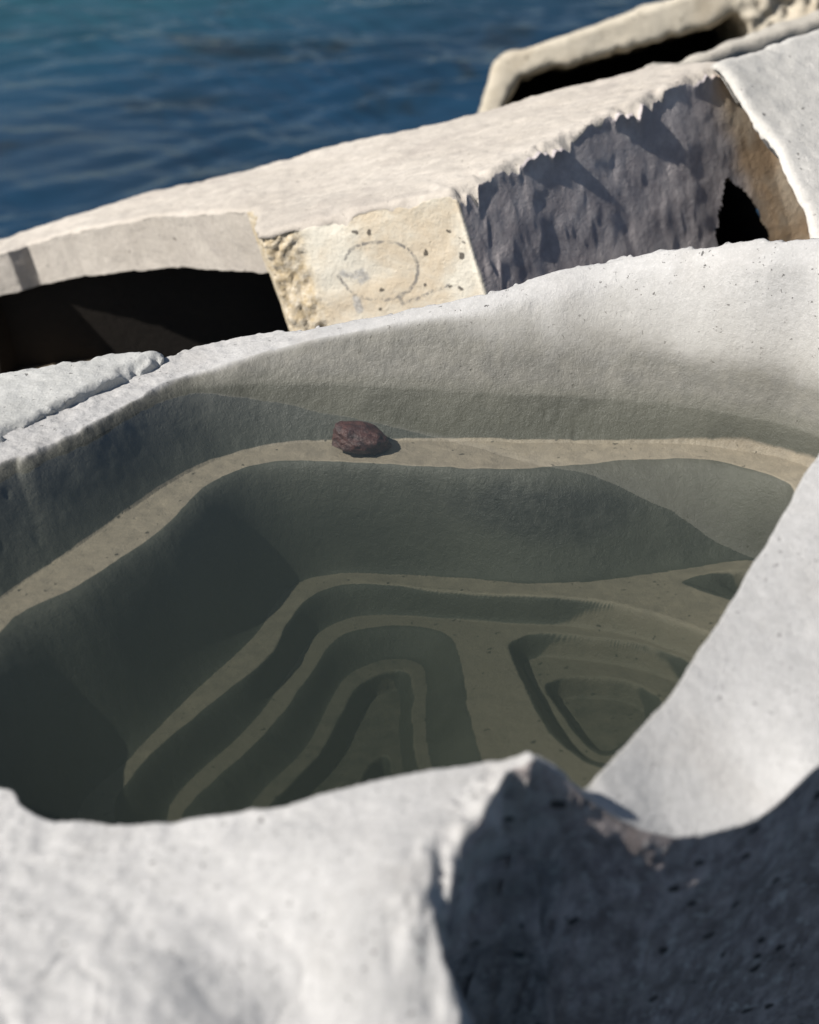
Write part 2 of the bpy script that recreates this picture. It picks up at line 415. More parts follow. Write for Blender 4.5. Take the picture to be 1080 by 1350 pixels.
OUTP = []
o_ = OUT[:, :2]
OUTP, _ = resample(smooth_loop(o_, 5), .008)
OUTP = OUTP+(np.stack([fbm(OUTP, 26, 4, 97), fbm(OUTP, 26, 4, 98)], 1)*(.0009+.0045*sstep(1.42, 1.36, OUTP[:, 1])*(OUTP[:, 0] > -.1))[:, None])

def pool_extra(N, co, col, h):
    geo = N.n('ShaderNodeNewGeometry'); sep = N.n('ShaderNodeSeparateXYZ'); N.l(geo.outputs['Position'], sep.inputs[0])
    z = sep.outputs[2]; nb = N.noise(co, 7, 7, .62, .5); nf = N.noise(co, 40, 5, .65)
    edge = N.math('ADD', z, N.math('ADD', N.math('MULTIPLY', N.math('SUBTRACT', nb, .5), .085), N.math('MULTIPLY', N.math('SUBTRACT', nf, .5), .03)))
    basin = N.attr('basin')
    lf = N.ramp(sep.outputs[0], -.35, .15, .035, 0); edge = N.math('SUBTRACT', edge, lf)
    damp_shade = N.math('MULTIPLY', N.ramp(edge, .06, .19, 1, 0), basin)
    col = N.mix(N.math('MULTIPLY', damp_shade, .62), col, (.26, .25, .225))  # drying fringe; weaker light on the steep wall also put into this grey
    damp = N.math('MULTIPLY', N.ramp(edge, .045, .105, 1, 0), basin)
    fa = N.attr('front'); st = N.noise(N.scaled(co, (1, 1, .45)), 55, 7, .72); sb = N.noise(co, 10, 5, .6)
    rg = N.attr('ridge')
    fc = N.mix(N.ramp(st, .34, .66), (.24, .20, .20), (.60, .52, .51))  # darker violet tone of the shaded front side put into its colour
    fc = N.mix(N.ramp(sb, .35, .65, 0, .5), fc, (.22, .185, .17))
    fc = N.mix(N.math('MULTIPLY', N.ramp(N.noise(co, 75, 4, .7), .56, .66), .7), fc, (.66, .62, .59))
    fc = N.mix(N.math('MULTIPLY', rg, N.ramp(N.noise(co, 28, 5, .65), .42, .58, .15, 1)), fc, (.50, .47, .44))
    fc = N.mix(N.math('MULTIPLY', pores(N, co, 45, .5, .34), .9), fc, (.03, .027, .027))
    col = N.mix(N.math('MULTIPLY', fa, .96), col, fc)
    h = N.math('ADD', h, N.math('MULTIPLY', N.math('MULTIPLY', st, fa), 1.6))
    wetc = N.mix(N.ramp(nf, .35, .65), (.135, .130, .110), (.095, .093, .080))
    col = N.mix(N.math('MULTIPLY', damp, .82), col, wetc)
    tide = N.math('MULTIPLY', N.ramp(N.math('ADD', z, N.math('MULTIPLY', N.math('SUBTRACT', nb, .5), .03)), .004, .026, 1, 0), basin)
    col = N.mix(N.math('MULTIPLY', tide, .4), col, (.085, .086, .066))
    under = N.math('MULTIPLY', N.ramp(N.math('ADD', z, N.math('MULTIPLY', N.math('SUBTRACT', nf, .5), .012)), -.004, .006, 1, 0), basin)
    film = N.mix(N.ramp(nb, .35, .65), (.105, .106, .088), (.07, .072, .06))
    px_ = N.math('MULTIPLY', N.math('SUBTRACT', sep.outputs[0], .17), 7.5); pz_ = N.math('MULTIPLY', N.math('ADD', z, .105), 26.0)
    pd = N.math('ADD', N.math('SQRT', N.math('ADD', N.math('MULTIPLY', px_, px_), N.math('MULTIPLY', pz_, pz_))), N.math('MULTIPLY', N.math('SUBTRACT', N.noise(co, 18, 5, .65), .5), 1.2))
    film = N.mix(N.ramp(pd, .55, 1.15, .8, 0), film, N.mix(N.ramp(nf, .4, .6), (.035, .037, .034), (.065, .066, .06)))  # dark patch: mirrored shaded side of the ringed block painted on the wall
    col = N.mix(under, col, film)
    sand = N.mix(N.ramp(nf, .3, .7), (.385, .325, .25), (.30, .255, .20))
    sp = pores(N, co, 95, .72, .3)
    sand = N.mix(N.math('MULTIPLY', sp, .8), sand, (.05, .045, .035))
    led_ = N.ramp(N.math('ADD', N.attr('ledge'), N.math('MULTIPLY', N.math('SUBTRACT', nf, .5), .35)), .35, .65)
    col = N.mix(N.math('MULTIPLY', N.math('MULTIPLY', led_, under), .92), col, sand)
    rough = N.ramp(damp, 0, 1, .9, .42)
    return col, h, rough
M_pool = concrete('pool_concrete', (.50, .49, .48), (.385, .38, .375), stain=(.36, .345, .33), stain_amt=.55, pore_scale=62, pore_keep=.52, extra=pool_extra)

pool = empty('tide_pool_block', (0, 2.0, -1.1))
tag(pool, 'pale concrete block with a water filled stepped basin, in the foreground', 'concrete block')
def graded(lo, hi, a, b, fine, coarse):
    return np.concatenate([np.arange(lo, a, coarse), np.arange(a, b, fine), np.arange(b, hi+coarse, coarse)])
AX = (graded(OUTP[:, 0].min()-.01, OUTP[:, 0].max()+.01, -.60, .64, .0021, .006), graded(OUTP[:, 1].min()-.01, OUTP[:, 1].max()+.01, 1.40, 2.66, .0021, .0045))
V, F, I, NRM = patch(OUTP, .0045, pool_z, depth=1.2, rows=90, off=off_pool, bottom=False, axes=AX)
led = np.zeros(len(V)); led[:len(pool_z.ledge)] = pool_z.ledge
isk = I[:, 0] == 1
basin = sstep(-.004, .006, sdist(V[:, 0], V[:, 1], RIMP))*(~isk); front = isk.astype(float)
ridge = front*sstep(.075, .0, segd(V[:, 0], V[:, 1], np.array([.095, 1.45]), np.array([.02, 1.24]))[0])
fin = ((sdist(V[:, 0], V[:, 1], F1) > 0) & ~isk)[F].all(1)
def submesh(keep):
    f = F[keep]; u = np.unique(f); r = np.full(len(V), -1); r[u] = np.arange(len(u))
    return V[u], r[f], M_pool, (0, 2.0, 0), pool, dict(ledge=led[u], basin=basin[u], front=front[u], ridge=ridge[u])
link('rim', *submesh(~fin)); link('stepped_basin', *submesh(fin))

# pool water: a closed body of still water filling the basin
def water_mat(name, col_s, dens, col_a, dens_a):
    N = NT(name)
    lw = N.n('ShaderNodeLayerWeight'); lw.inputs[0].default_value = .5      # same from above and below
    fr_ = N.math('ADD', N.math('MULTIPLY', N.math('POWER', lw.outputs['Facing'], 5.0), .98), .02)
    tr = N.n('ShaderNodeBsdfTransparent'); gl = N.n('ShaderNodeBsdfGlossy'); gl.inputs['Roughness'].default_value = 0.0
    gl.inputs['Color'].default_value = (1, 1, 1, 1)
    co = N.n('ShaderNodeTexCoord').outputs['Object']
    bp = N.n('ShaderNodeBump'); bp.inputs['Strength'].default_value = .03; bp.inputs['Distance'].default_value = .01
    N.l(N.noise(co, 9, 2, .5), bp.inputs['Height']); N.l(bp.outputs[0], gl.inputs['Normal'])
    mx = N.n('ShaderNodeMixShader'); N.l(fr_, mx.inputs[0]); N.l(tr.outputs[0], mx.inputs[1]); N.l(gl.outputs[0], mx.inputs[2])
    N.l(mx.outputs[0], N.out.inputs['Surface'])
    ab = N.n('ShaderNodeVolumeAbsorption'); ab.inputs['Color'].default_value = (*col_a, 1); ab.inputs['Density'].default_value = dens_a
    vs = N.n('ShaderNodeVolumeScatter'); vs.inputs['Color'].default_value = (*col_s, 1); vs.inputs['Density'].default_value = dens
    ad = N.n('ShaderNodeAddShader'); N.l(ab.outputs[0], ad.inputs[0]); N.l(vs.outputs[0], ad.inputs[1]); N.l(ad.outputs[0], N.out.inputs['Volume'])
    return N.m
M_water = water_mat('pool_water', (.53, .61, .49), .36, (.43, .468, .422), 4.4)
wp = smooth_loop(RIM[:, :2], 3); n = len(wp)
_, _, qx, qy = sdist(wp[:, 0], wp[:, 1], F1, True); wq = wp+.55*(np.stack([qx, qy], 1)-wp)
wv = [(x, y, 0.0) for x, y in wp]+[(x, y, -.10) for x, y in wq]+[(x, y, -.42) for x, y in wq*.9+wq.mean(0)*.1]
wf = [list(range(n)), list(range(3*n-1, 2*n-1, -1))]+[[k*n+i, k*n+i+n, k*n+(i+1) % n+n, k*n+(i+1) % n] for k in (0, 1) for i in range(n)]
if area(wp) < 0: wf = [g[::-1] for g in wf]
w = link('pool_water', wv, wf, M_water, (0, 2.0, 0), None, smooth=False); tag(w, kind='structure')

# red stone on the first ledge
def stone():
    import bmesh
    bm = bmesh.new(); bmesh.ops.create_icosphere(bm, subdivisions=5, radius=1)
    P = np.array([v.co[:] for v in bm.verts])
    r = 1+.16*fbm(P, 1.3, 3, 25)+.05*vnoise(P, 3.6, 28)+.02*fbm(P, 10, 3, 9)
    P = P*r[:, None]; P[:, 2] = np.maximum(P[:, 2], -.55)
    P *= np.array([.040, .028, .0205])
    a = R(-14); ca, sa = math.cos(a), math.sin(a)
    P = np.stack([P[:, 0]*math.cos(R(12))+P[:, 2]*math.sin(R(12)), P[:, 1], -P[:, 0]*math.sin(R(12))+P[:, 2]*math.cos(R(12))], 1)
    fs = [[v.index for v in f.verts] for f in bm.faces]; bm.free()
    return P, fs
P, fs = stone()
c = at_1(474, 595); base = np.array([c[0], c[1], z1f(c[0])])
P = P+base+np.array([0, 0, -P[:, 2].min()-.001])
NS = NT('red_stone'); co = NS.n('ShaderNodeTexCoord').outputs['Object']
cc = NS.mix(NS.ramp(NS.noise(co, 60, 6, .65), .35, .65), (.10, .042, .033), (.045, .024, .021))
cc = NS.mix(NS.ramp(NS.noise(co, 220, 4, .7), .55, .75, 0, .5), cc, (.2, .1, .08))
bb = NS.n('ShaderNodeBsdfPrincipled'); NS.l(cc, bb.inputs['Base Color']); bb.inputs['Roughness'].default_value = .45
bp = NS.n('ShaderNodeBump'); bp.inputs['Distance'].default_value = .004; bp.inputs['Strength'].default_value = .7; NS.l(NS.noise(co, 160, 5, .7), bp.inputs['Height']); NS.l(bp.outputs[0], bb.inputs['Normal'])
NS.l(bb.outputs[0], NS.out.inputs[0])
tag(link('stone', P, fs, NS.m, tuple(base)), 'small dark red stone lying on the sandy ledge under the pool water', 'stone')

# ================================================================== broken slab on the left rim
fr = make_frame(at_z(100, 500, .024), (-.03, -.02, 1), (1, 0, 0))
sl = to_frame([at_plane(px, py, fr[0], fr[3]) for px, py in [(-60, 500), (0, 489), (70, 478), (140, 467), (190, 459), (207, 458), (216, 465), (200, 473), (150, 495), (95, 522), (40, 551), (-20, 584), (-160, 650), (-260, 600)]], fr)
def slz(x, y, sd):
    P = np.stack([x, y], 1)
    cw = .006+.012*np.clip(fbm(P, 22, 4, 2)+.2, 0, 1)
    return .002*fbm(P, 8, 3, 5)+.0012*fbm(P, 60, 3, 6)-np.maximum(0, cw-sd)*(.7+.5*vnoise(P, 110, 3))
Vs, Fs, Is, _ = patch(smooth_loop(sl, 3), .0045, slz, depth=.05, rows=12, off=lambda P, dd, n, l: .006*fbm(P, 30, 4, 7)*np.minimum(1, dd/.01), frame=fr)
M_dark = concrete('hollow_shade_concrete', (.022, .018, .014), (.014, .011, .009), pore_scale=50)  # shade inside the hollows put into a near-black colour
M_slab = concrete('grey_concrete', (.50, .50, .485), (.36, .36, .345), stain=(.25, .25, .24), stain_amt=.5, pore_scale=75, pore_keep=.45)
tag(link('broken_slab', Vs, Fs, M_slab, tuple(at_z(60, 530, .0))), 'thin grey pitted slab fragment with a cracked edge along the left rim of the pool', 'concrete slab')

# ================================================================== ringed block (middle)
A = at_y(600, 245, 3.05); Cc = at_y(337, 306, 3.15); Rr = at_y(940, 84, 3.41)
nT = np.cross(Cc-A, Rr-A); nT = nT if nT[2] > 0 else -nT
frM = make_frame(A, nT, A-Cc)
def onM(px, py): return at_plane(px, py, A, frM[3])
TOPX = [(-70, 352), (8, 328), (30, 318), (90, 304), (170, 289), (250, 278), (331, 274)]
left_leg = [onM(*p) for p in TOPX]
dS = unit(Rr-A)
Sp = onM(955, 77.5)                                  # where the flat side ends
inx = unit(np.cross(frM[3], dS));                    # in-plane, perpendicular to side
if inx[1] > 0: inx = -inx                            # toward the camera
arc = []
rad = .30
for k in range(1, 11):
    th = R(95)*k/10
    arc.append(Sp+dS*rad*math.sin(th)+inx*rad*(1-math.cos(th)))
back = [onM(*p) for p in [(905, 68), (800, 103), (720, 124), (635, 146), (520, 174), (400, 203), (280, 233), (170, 262), (80, 289), (0, 313), (-80, 338)]]
seq = left_leg+[Cc, A]+[A+(Sp-A)*t for t in (.2, .4, .6, .8, 1.0)]+arc+[arc[-1]+dS*.05, Sp+dS*(rad+.06)+inx*.05, Sp+dS*(rad*.6)-inx*.06]+back
polyM = to_frame(np.array(seq), frM)
iC = len(left_leg); iA = iC+1; iS = iA+5; iArc = iS+10
polyR, sidR = resample(polyM, .01)
wob = fbm(polyR, 14, 4, 91)[:, None]*.004
polyR = polyR+wob*(~np.isin(sidR, (iC, iA-1)))[:, None] if False else polyR+wob*((sidR != iC)[:, None])
# distance to the side edge (A -> Sp) in local coordinates
aL, bL = to_frame(A, frM), to_frame(Sp, frM); cL = to_frame(Cc, frM)
def topM(x, y, sd):
    P = np.stack([x, y], 1)
    z = .004*fbm(P, 5, 4, 1)+.0018*fbm(P, 40, 3, 2)
    d, s = segd(x, y, aL, bL)
    S1 = np.stack([s, s*0], 1)
    cw = .006+.048*sstep(.08, .30, fbm(S1, 5, 3, 5))*(.8+.5*vnoise(S1, 9, 6))+.010*fbm(P, 45, 3, 4)+.014*np.clip(fbm(S1, 24, 3, 15), 0, 1)
    z = z-np.maximum(0, cw-d)*1.1*(1+.6*fbm(P, 85, 3, 8))
    d2, s2 = segd(x, y, cL, aL)
    cw2 = .004+.02*np.clip(fbm(np.stack([s2, s2*0+3], 1), 13, 3, 5)+.1, 0, 1)
    z = z-np.maximum(0, cw2-d2)*.8*(1+.5*fbm(P, 80, 3, 18))
    eS = (bL-aL)/np.linalg.norm(bL-aL); lS = np.linalg.norm(bL-aL)
    al = (x-aL[0])*eS[0]+(y-aL[1])*eS[1]-lS
    ac = np.abs((x-bL[0])*eS[1]-(y-bL[1])*eS[0])
    z = z-1.0*np.maximum(0, al)-np.where(al > .02, .4*np.maximum(0, ac-.06), 0)       # sinks under the neighbouring block
    r = .012; z = z-np.where(sd < r, (r-sd)**2/(2*r), 0)
    return z
def depM(pxy, sid, lid):
    s = sidR[sid]; x = pxy[:, 0]
    d = np.interp(x, [to_frame(left_leg[0], frM)[0], to_frame(left_leg[-1], frM)[0]][::1], [.07, .112]) if to_frame(left_leg[0], frM)[0] < to_frame(left_leg[-1], frM)[0] else np.full(len(s), .1)
    deep = (s >= iC-1) & (s <= iArc+3)
    return np.where(deep, .85, d)
HOLE = smooth_loop(np.array([(952, 243), (972, 246), (988, 262), (1000, 286), (1010, 305), (1016, 345), (950, 345), (949, 300), (953, 270)], float), 4)
frM_o, eu, ev, ew = frM
def skin(Q): return .0017*fbm(Q, 6, 3, 33)*np.minimum(1, Q[:, 2]/.02)+.0008*fbm(Q, 40, 1, 35)
def offM(P, dd, n, lid):
    W = frM_o+P[:, :1]*eu+P[:, 1:2]*ev+P[:, 2:3]*ew
    q = to_px(W)
    Q = np.stack([P[:, 0], P[:, 1], dd], 1)
    o = skin(Q)
    # rough left border of the ringed face
    d3, s3 = segd(P[:, 0], P[:, 1], cL, aL)
    lump = sstep(.085, .05, s3)*(d3 < .03)
    o = o-lump*.008+lump*(.004*fbm(Q, 34, 4, 45)+.0055*np.abs(fbm(Q, 70, 3, 47)))
    # protruding flakes of mortar under the broken top edge
    d, s = segd(P[:, 0], P[:, 1], aL, bL)
    on = (d < .03)
    fl = np.clip(fbm(np.stack([s, s*0+7], 1), 11, 3, 77)-.05, 0, 1)
    o = o+on*fl*.012*np.exp(-dd/.012)*np.minimum(1, dd/.004)
    hin = sdist(q[:, 0]+6*vnoise(P, 45, 3), q[:, 1]+6*vnoise(P, 45, 4), HOLE)
    on2 = (on | (s >= np.linalg.norm(bL-aL)*.98)) & (W[:, 1] < 4.0); HLOG.append(np.where(on2, hin, -1.0))
    return o
HLOG = []
V, F, I, NRM = patch(polyR, .0045, topM, depth=.1, rows=110, off=offM, frame=frM, bottom=False, depthfun=depM)
HV = np.concatenate([np.full(len(V)-sum(map(len, HLOG)), -1.0)]+HLOG)
# the ragged hole opens into the dark hollow of the block
L = np.stack([(V-A)@eu, (V-A)@ev], 1)
back_in = HV > 0
F = F[~(back_in[F].sum(1) >= 2)]
d3, s3 = segd(L[:, 0], L[:, 1], cL, aL); dS_, sS = segd(L[:, 0], L[:, 1], aL, bL)
isk = I[:, 0] == 1
d4, _ = segd(L[:, 0], L[:, 1], to_frame(left_leg[-1], frM), cL)
endf = (isk & ((d3 < .03) | (d4 < .02))).astype(float); side = (isk & (dS_ < d3) & (L[:, 0] > aL[0]-.02)).astype(float)
edge_s = sS
lumpy = sstep(.09, .055, s3)*endf
def ring_extra(N, co, col, h):
    ef = N.attr('end_face'); sf = N.attr('side_face'); lu = N.attr('lumpy'); fl = N.attr('fillet')
    nb = N.noise(co, 8, 6, .6, .6); nf = N.noise(co, 60, 5, .7)
    cream = N.mix(N.ramp(nb, .40, .66), (.71, .67, .575), (.60, .51, .385))
    cream = N.mix(N.ramp(nf, .4, .75, 0, .5), cream, (.62, .575, .48))
    p = pores(N, co, 55, .68, .34)
    cream = N.mix(N.math('MULTIPLY', p, .85), cream, (.05, .045, .04))
    gr = N.mix(N.ramp(N.noise(co, 70, 5, .7), .35, .7), (.46, .37, .24), (.60, .54, .44))
    cream = N.mix(lu, cream, gr)
    nr = N.noise(co, 110, 4, .7); nw = N.noise(co, 25, 3, .6)
    rd = N.math('ADD', N.attr('ringd'), N.math('MULTIPLY', N.math('SUBTRACT', nr, .5), .007))
    wd_ = N.ramp(rd, .0012, .0040, 1, 0)
    mk = N.math('MULTIPLY', wd_, N.ramp(nw, .30, .52, .25, .85))
    cream = N.mix(mk, cream, (.17, .165, .16))
    bd = N.math('ADD', N.attr('blobd'), N.math('MULTIPLY', N.math('SUBTRACT', nr, .5), .016))
    cream = N.mix(N.ramp(bd, -.002, .004, .8, 0), cream, N.mix(N.ramp(N.noise(co, 150, 4, .7), .4, .6), (.50, .49, .47), (.30, .29, .28)))
    col = N.mix(ef, col, cream)
    vio = N.mix(N.ramp(N.noise(co, 16, 9, .78), .38, .64), (.40, .36, .36), (.58, .53, .515))
    vio = N.mix(N.ramp(N.noise(co, 120, 4, .7), .58, .75, 0, .5), vio, (.50, .47, .43))
    brn = N.mix(N.ramp(nb, .35, .65), (.60, .50, .38), (.52, .37, .235))  # warm light on the curved part put into its colour
    vio = N.mix(fl, vio, brn)
    col = N.mix(sf, col, vio)
    h = N.math('ADD', h, N.math('MULTIPLY', N.math('MULTIPLY', N.noise(co, 45, 5, .7), lu), 1.5))
    return col, h, .9
M_ring = concrete('beige_concrete', (.55, .505, .45), (.41, .37, .325), stain=(.36, .32, .29), stain_amt=.7, pore_scale=60, pore_keep=.62, streak=(1, 6, 1), extra=ring_extra)
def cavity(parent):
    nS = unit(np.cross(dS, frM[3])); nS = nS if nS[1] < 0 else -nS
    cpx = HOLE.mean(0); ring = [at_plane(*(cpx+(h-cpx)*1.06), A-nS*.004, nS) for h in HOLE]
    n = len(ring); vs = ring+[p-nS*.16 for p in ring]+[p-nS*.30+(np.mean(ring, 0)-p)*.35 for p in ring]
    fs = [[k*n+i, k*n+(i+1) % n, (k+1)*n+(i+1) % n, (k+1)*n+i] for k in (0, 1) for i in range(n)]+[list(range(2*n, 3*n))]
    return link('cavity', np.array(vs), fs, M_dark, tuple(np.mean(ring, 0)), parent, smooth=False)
block = empty('ringed_block', tuple(A+np.array([0, .4, -1.0])))
tag(block, 'long beige hollow block with a ring drawn on its end face, behind the pool', 'concrete block')
fillet = sstep(-.035, .03, sS-np.linalg.norm(bL-aL)+.03+.02*fbm(V, 14, 4, 3))
fillet = np.maximum(fillet, (dS_ > .02)*1.0)*side
# a ring and a tail drawn on the end face: distance to the drawn line, used by the material
nE = unit(np.cross(A-Cc, frM[3])); nE = nE if nE[1] < 0 else -nE; eE = unit(A-Cc)
def onE(px, py): d = at_plane(px, py, A, nE)-A; return np.array([d@eE, d@ew])
RINGPX = [(455, 342), (463, 329), (478, 322), (500, 319), (520, 320), (534, 326), (545, 337), (551, 352), (549, 368), (541, 381), (528, 390), (512, 395), (492, 395), (474, 391), (462, 384), (452, 372), (447, 362)]
def linedist(X, Y, pts):
    d = np.full(len(X), 9.0)
    for a, b in zip(pts[:-1], pts[1:]): d = np.minimum(d, segd(X, Y, a, b)[0])
    return d
EX = (V-A)@eE; EY = (V-A)@ew
rp = smooth_loop(np.array([onE(*p) for p in RINGPX]), 4)[:-3]
ringd = np.minimum(linedist(EX, EY, rp), linedist(EX, EY, np.array([onE(*p) for p in [(528, 391), (530, 401), (545, 396), (562, 388), (578, 381), (592, 376)]]))+.0006)
blobd = np.minimum(linedist(EX, EY, np.array([onE(*p) for p in [(452, 360), (465, 365), (478, 358), (484, 365), (476, 372)]]))-.004, linedist(EX, EY, np.array([onE(*p) for p in [(470, 395), (474, 408)]]))-.006)
link('body', V, F, M_ring, tuple(A), block, dict(end_face=endf, side_face=side, lumpy=lumpy, fillet=fillet, ringd=ringd, blobd=blobd))

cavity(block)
# walls closing the hollow under the slab
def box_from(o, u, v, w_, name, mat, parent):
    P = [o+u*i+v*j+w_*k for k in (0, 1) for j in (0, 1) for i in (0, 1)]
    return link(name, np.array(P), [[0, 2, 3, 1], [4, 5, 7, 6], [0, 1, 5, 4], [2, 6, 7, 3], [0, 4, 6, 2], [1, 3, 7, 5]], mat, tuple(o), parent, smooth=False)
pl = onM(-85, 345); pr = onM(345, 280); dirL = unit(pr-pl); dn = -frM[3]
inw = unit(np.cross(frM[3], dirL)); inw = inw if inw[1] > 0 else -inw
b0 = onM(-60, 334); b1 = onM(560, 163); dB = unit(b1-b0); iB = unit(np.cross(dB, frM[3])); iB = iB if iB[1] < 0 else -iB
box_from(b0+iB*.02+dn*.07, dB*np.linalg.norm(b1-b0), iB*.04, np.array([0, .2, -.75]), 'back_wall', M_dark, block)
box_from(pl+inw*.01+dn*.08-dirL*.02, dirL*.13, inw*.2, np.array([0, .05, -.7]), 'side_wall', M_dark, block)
M_brown = concrete('brown_concrete', (.27, .215, .15), (.17, .135, .10), pore_scale=50, pore_keep=.5)
box_from(pl+inw*-.03+dn*.25, dirL*.20+dn*.03, inw*.2, dn*.10, 'bottom_slab', M_brown, block)

# ================================================================== white sloping block at right
P1 = at_y(940, 80, 3.39); P2 = at_y(1078, 312, 2.95); P3 = at_y(1080, 37, 3.62)
nR = np.cross(P2-P1, P3-P1); nR = nR if nR[2] > 0 else -nR
frR = make_frame(P1, nR, (1, 0, 0))
RP = [(940, 80), (952, 90), (966, 110), (984, 137), (1004, 164), (1024, 192), (1044, 230), (1058, 262), (1068, 290), (1076, 320), (1084, 360), (1300, 420), (1420, 120), (1300, -25), (1080, 36), (1000, 60)]
pr_ = to_frame([at_plane(px, py, P1, frR[3]) for px, py in RP], frR)
prs, _ = resample(smooth_loop(pr_, 3), .012); prs = prs+fbm(prs, 18, 4, 15)[:, None]*.002
def zR(x, y, sd):
    P = np.stack([x, y], 1); cw = .003+.010*np.clip(fbm(P, 12, 4, 2)-.05, 0, 1)
    r = .02
    return .005*fbm(P, 5, 4, 5)+.0015*fbm(P, 50, 3, 6)-np.maximum(0, cw-sd)*(.8+.5*vnoise(P, 100, 3))-np.where(sd < r, (r-sd)**2/(2*r), 0)*.6
V, F, I, _ = patch(prs, .0075, zR, depth=.04, rows=8, bottom=False, off=lambda P, dd, n, l: -1.5*dd+.006*fbm(P, 10, 4, 7)*np.minimum(1, dd/.02), frame=frR)
M_white = concrete('white_concrete', (.585, .565, .53), (.49, .475, .445), stain=(.45, .43, .39), stain_amt=.4, pore_scale=40, pore_keep=.78)
tag(link('sloping_block', V, F, M_white, tuple(P1+np.array([.3, 0, -.7]))), 'smooth white sloping block cut off by the right edge, beside the ringed block', 'concrete block')

# ================================================================== long slab behind it
pN = at_y(950, 75, 4.0); nN = unit((.50, -.86, .04)); frN = make_frame(pN, nN, (1, 0, 0))
NP = [(815, 118), (850, 103), (900, 84), (960, 64), (1020, 45), (1080, 27), (1250, -25), (1250, 90), (1080, 110), (900, 150), (820, 150)]
pn = to_frame([at_plane(px, py, pN, frN[3]) for px, py in NP], frN)
pns, _ = resample(pn, .012); pns = pns+fbm(pns, 14, 4, 25)[:, None]*.003
def zN(x, y, sd):
    P = np.stack([x, y], 1); return .006*fbm(P, 9, 4, 5)-np.maximum(0, .01-sd)*.8
V, F, I, _ = patch(pns, .009, zN, depth=.03, rows=4, off=lambda P, dd, n, l: .008*fbm(P, 14, 4, 7)*np.minimum(1, dd/.02), frame=frN)
M_far_ = concrete('aged_concrete', (.46, .43, .38), (.37, .345, .30), pore_scale=50, pore_keep=.6)
tag(link('long_slab', V, F, M_far_, tuple(pN+np.array([0, .2, -.6]))), 'long narrow slab with a grey front edge, squeezed behind the white sloping block', 'concrete slab')

# ================================================================== far hollow block
pF = at_y(760, 60, 4.9); nF = unit((-.05, -.96, .27)); frF = make_frame(pF, nF, (1, 0, 0))
def onF(px, py): return at_plane(px, py, pF, frF[3])
FO = [(630, 165), (636, 135), (643, 108), (650, 88), (660, 75), (682, 67), (760, 41), (880, 1), (960, -28), (1250, -120), (1250, 40), (1000, 140), (800, 210), (640, 230)]
FI = [(660, 170), (670, 134), (678, 114), (690, 99), (708, 91), (760, 80), (800, 72), (860, 52), (920, 36), (960, 22), (974, 14), (983, 24), (992, 44), (960, 90), (860, 140), (700, 200)]
fo, _ = resample(smooth_loop(to_frame([onF(*p) for p in FO], frF), 3), .014); fi, _ = resample(to_frame([onF(*p) for p in FI], frF), .012)
fo = fo+fbm(fo, 9, 4, 45)[:, None]*.004; fi = fi+np.stack([fbm(fi, 22, 4, 55), fbm(fi, 22, 4, 56)], 1)*.009
def zF(x, y, sd):
    P = np.stack([x, y], 1); r = .01
    # right-hand end is broken, with exposed stones
    br = sstep(.32, .5, x)
    return .006*fbm(P, 8, 4, 5)+br*(.02*fbm(P, 20, 4, 8)+.012*fbm(P, 60, 3, 9))-np.where(sd < r, (r-sd)**2/(2*r), 0)*1.2-.3*np.maximum(0, .02*np.clip(fbm(P, 30, 4, 3)+.3, 0, 1)-sd)
V, F, I, _ = patch(fo, .008, zF, holes=[fi], depth=.9, rows=30, off=lambda P, dd, n, l: .008*fbm(P, 12, 4, 7)*np.minimum(1, dd/.02), frame=frF, bottom=True)
M_far = concrete('sandy_concrete', (.56, .51, .42), (.44, .39, .31), stain=(.34, .28, .20), stain_amt=.6, pore_scale=38, pore_keep=.5)
hb = empty('hollow_block', tuple(pF+np.array([0, .3, -1.0])))
tag(hb, 'weathered tan block with a long dark hollow, farthest back above the sea', 'concrete block')
link('frame', V, F, M_far, tuple(pF), hb)
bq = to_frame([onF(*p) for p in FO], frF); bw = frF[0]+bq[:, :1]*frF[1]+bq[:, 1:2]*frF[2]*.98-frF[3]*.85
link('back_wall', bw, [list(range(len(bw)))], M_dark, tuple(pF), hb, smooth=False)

# ================================================================== sea
def axis(lo, hi, fine_lo, fine_hi, step, grow=1.25):
    a = list(np.arange(fine_lo, fine_hi, step)); s = step
    while a[-1] < hi: s *= grow; a.append(a[-1]+s)
    s = step
    while a[0] > lo: s *= grow; a.insert(0, a[0]-s)
    return np.array(a)
xs = axis(-2500, 2500, -2.6, 2.2, .018); ys = axis(-400, 4000, 4.6, 12.5, .018)
GX, GY = np.meshgrid(xs, ys, indexing='ij')
def waves(x, y):
    z = np.zeros(x.shape); rng = np.random.default_rng(4)
    P = np.stack([x, y], -1)
    wx = x+.25*vnoise(P, .9, 3); wy = y+.30*vnoise(P, .8, 5)
    for lam, amp, n in ((2.6, .012, 3), (1.1, .008, 5), (.5, .0068, 8), (.25, .0048, 10), (.13, .0024, 10)):
        for k in range(n):
            a = R(84)+rng.normal(0, .42); kk = 2*math.pi/(lam*rng.uniform(.75, 1.3)); ph = rng.uniform(0, 6.28)
            s = np.sin(kk*(wx*math.cos(a)+wy*math.sin(a))+ph)
            z = z+amp*.6*s
    patchy = .65+.5*vnoise(P, .55, 11)
    fade = np.exp(-np.maximum(0, np.hypot(x, y-7)-8)/12)
    return z*patchy*fade
ZZ = SEA_Z+waves(GX, GY)
V = np.stack([GX.ravel(), GY.ravel(), ZZ.ravel()], 1)
nx, ny = GX.shape; idx = np.arange(nx*ny).reshape(nx, ny)
F = np.stack([idx[:-1, :-1].ravel(), idx[1:, :-1].ravel(), idx[1:, 1:].ravel(), idx[:-1, 1:].ravel()], 1)
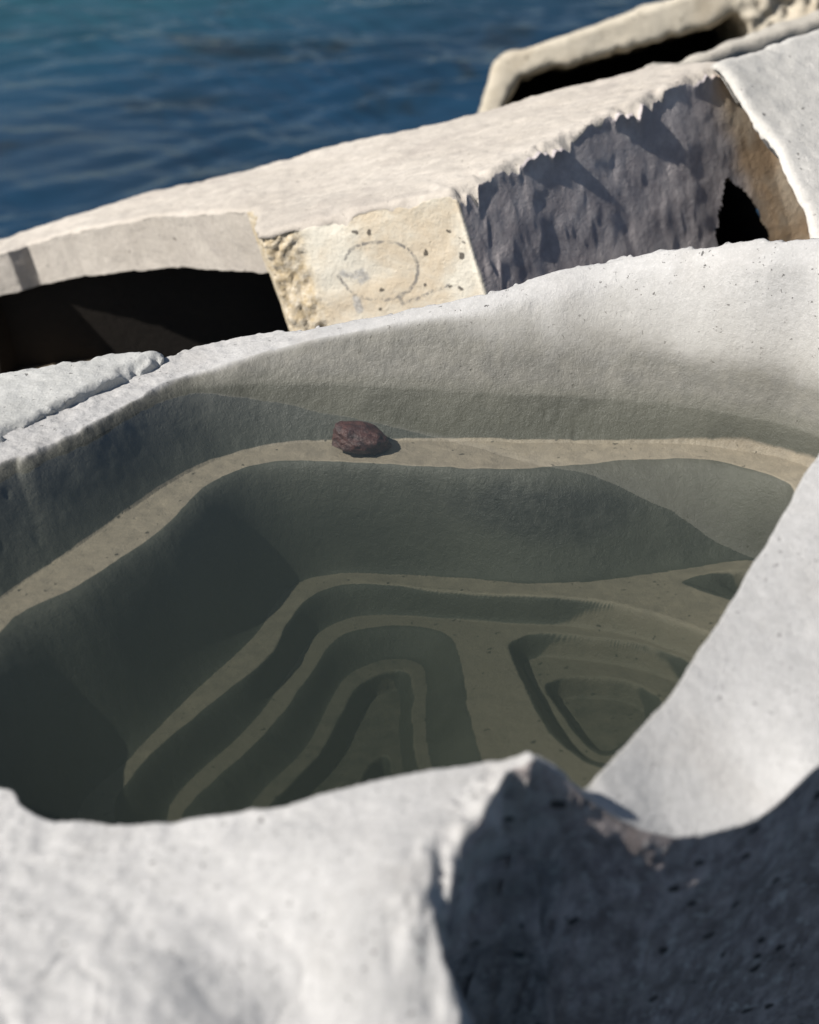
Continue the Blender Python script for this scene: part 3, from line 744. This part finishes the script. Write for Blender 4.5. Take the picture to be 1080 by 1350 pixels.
NW = NT('sea_water'); co = NW.n('ShaderNodeTexCoord').outputs['Object']
deep = NW.mix(NW.ramp(NW.noise(co, .28, 4, .5), .35, .65), (.011, .038, .074), (.012, .026, .044))
sp_ = NW.n('ShaderNodeSeparateXYZ'); NW.l(co, sp_.inputs[0])
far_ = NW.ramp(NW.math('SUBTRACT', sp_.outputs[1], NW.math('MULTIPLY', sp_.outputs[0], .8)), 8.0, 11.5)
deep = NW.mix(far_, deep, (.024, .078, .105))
deep = NW.mix(NW.ramp(NW.noise(co, 1.6, 5, .6, .5), .52, .7, 0, .75), deep, (.016, .020, .020))
bb = NW.n('ShaderNodeBsdfPrincipled'); NW.l(deep, bb.inputs['Base Color']); bb.inputs['Roughness'].default_value = .06; bb.inputs['IOR'].default_value = 1.333
bp = NW.n('ShaderNodeBump'); bp.inputs['Distance'].default_value = .012; bp.inputs['Strength'].default_value = .5
NW.l(NW.noise(NW.scaled(co, (1, 2.2, 1)), 7, 4, .55), bp.inputs['Height']); NW.l(bp.outputs[0], bb.inputs['Normal'])
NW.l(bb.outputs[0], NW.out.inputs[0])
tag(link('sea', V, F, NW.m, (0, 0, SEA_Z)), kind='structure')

# ================================================================== light
SUN_EL, SUN_AZ = R(42), R(26)            # azimuth: from the left (-x), turned towards the camera
sd_ = np.array([-math.cos(SUN_AZ)*math.cos(SUN_EL), -math.sin(SUN_AZ)*math.cos(SUN_EL), math.sin(SUN_EL)])
sl_ = bpy.data.lights.new('sun', 'SUN'); sl_.energy = 5.0; sl_.angle = R(.53); sl_.color = (1, .955, .89)
so = bpy.data.objects.new('sun', sl_); C.objects.link(so); so.location = (-5, -3, 6)
so.rotation_euler = Vector(sd_).to_track_quat('Z', 'Y').to_euler()
wd = bpy.data.worlds.new('World'); sc.world = wd; wd.use_nodes = True
nt = wd.node_tree; nt.nodes.clear()
sky = nt.nodes.new('ShaderNodeTexSky'); sky.sky_type = 'NISHITA'; sky.sun_disc = False
sky.sun_elevation = SUN_EL; sky.sun_rotation = math.atan2(sd_[0], sd_[1]); sky.air_density = 1.0; sky.dust_density = .6
bg = nt.nodes.new('ShaderNodeBackground'); bg.inputs[1].default_value = .05
ow = nt.nodes.new('ShaderNodeOutputWorld'); nt.links.new(sky.outputs[0], bg.inputs[0]); nt.links.new(bg.outputs[0], ow.inputs[0])

# ================================================================== camera and render
cd = bpy.data.cameras.new('camera'); cd.sensor_fit = 'VERTICAL'; cd.sensor_height = 36; cd.sensor_width = 28.8; cd.lens = 18/K
cd.clip_start = .05; cd.clip_end = 9000
cd.dof.use_dof = True; cd.dof.focus_distance = 2.75; cd.dof.aperture_fstop = 3.7; cd.dof.aperture_blades = 7
cam = bpy.data.objects.new('camera', cd); C.objects.link(cam); cam.location = CAM; cam.rotation_euler = (R(90)-PITCH, 0, 0)
sc.camera = cam
sc.render.engine = 'CYCLES'
cy = sc.cycles
cy.max_bounces = 10; cy.transparent_max_bounces = 16; cy.volume_bounces = 2; cy.diffuse_bounces = 4
cy.use_denoising = True; cy.sample_clamp_indirect = 4.0
sc.view_settings.view_transform = 'Standard'; sc.view_settings.look = 'None'; sc.view_settings.exposure = .46; sc.view_settings.gamma = 1
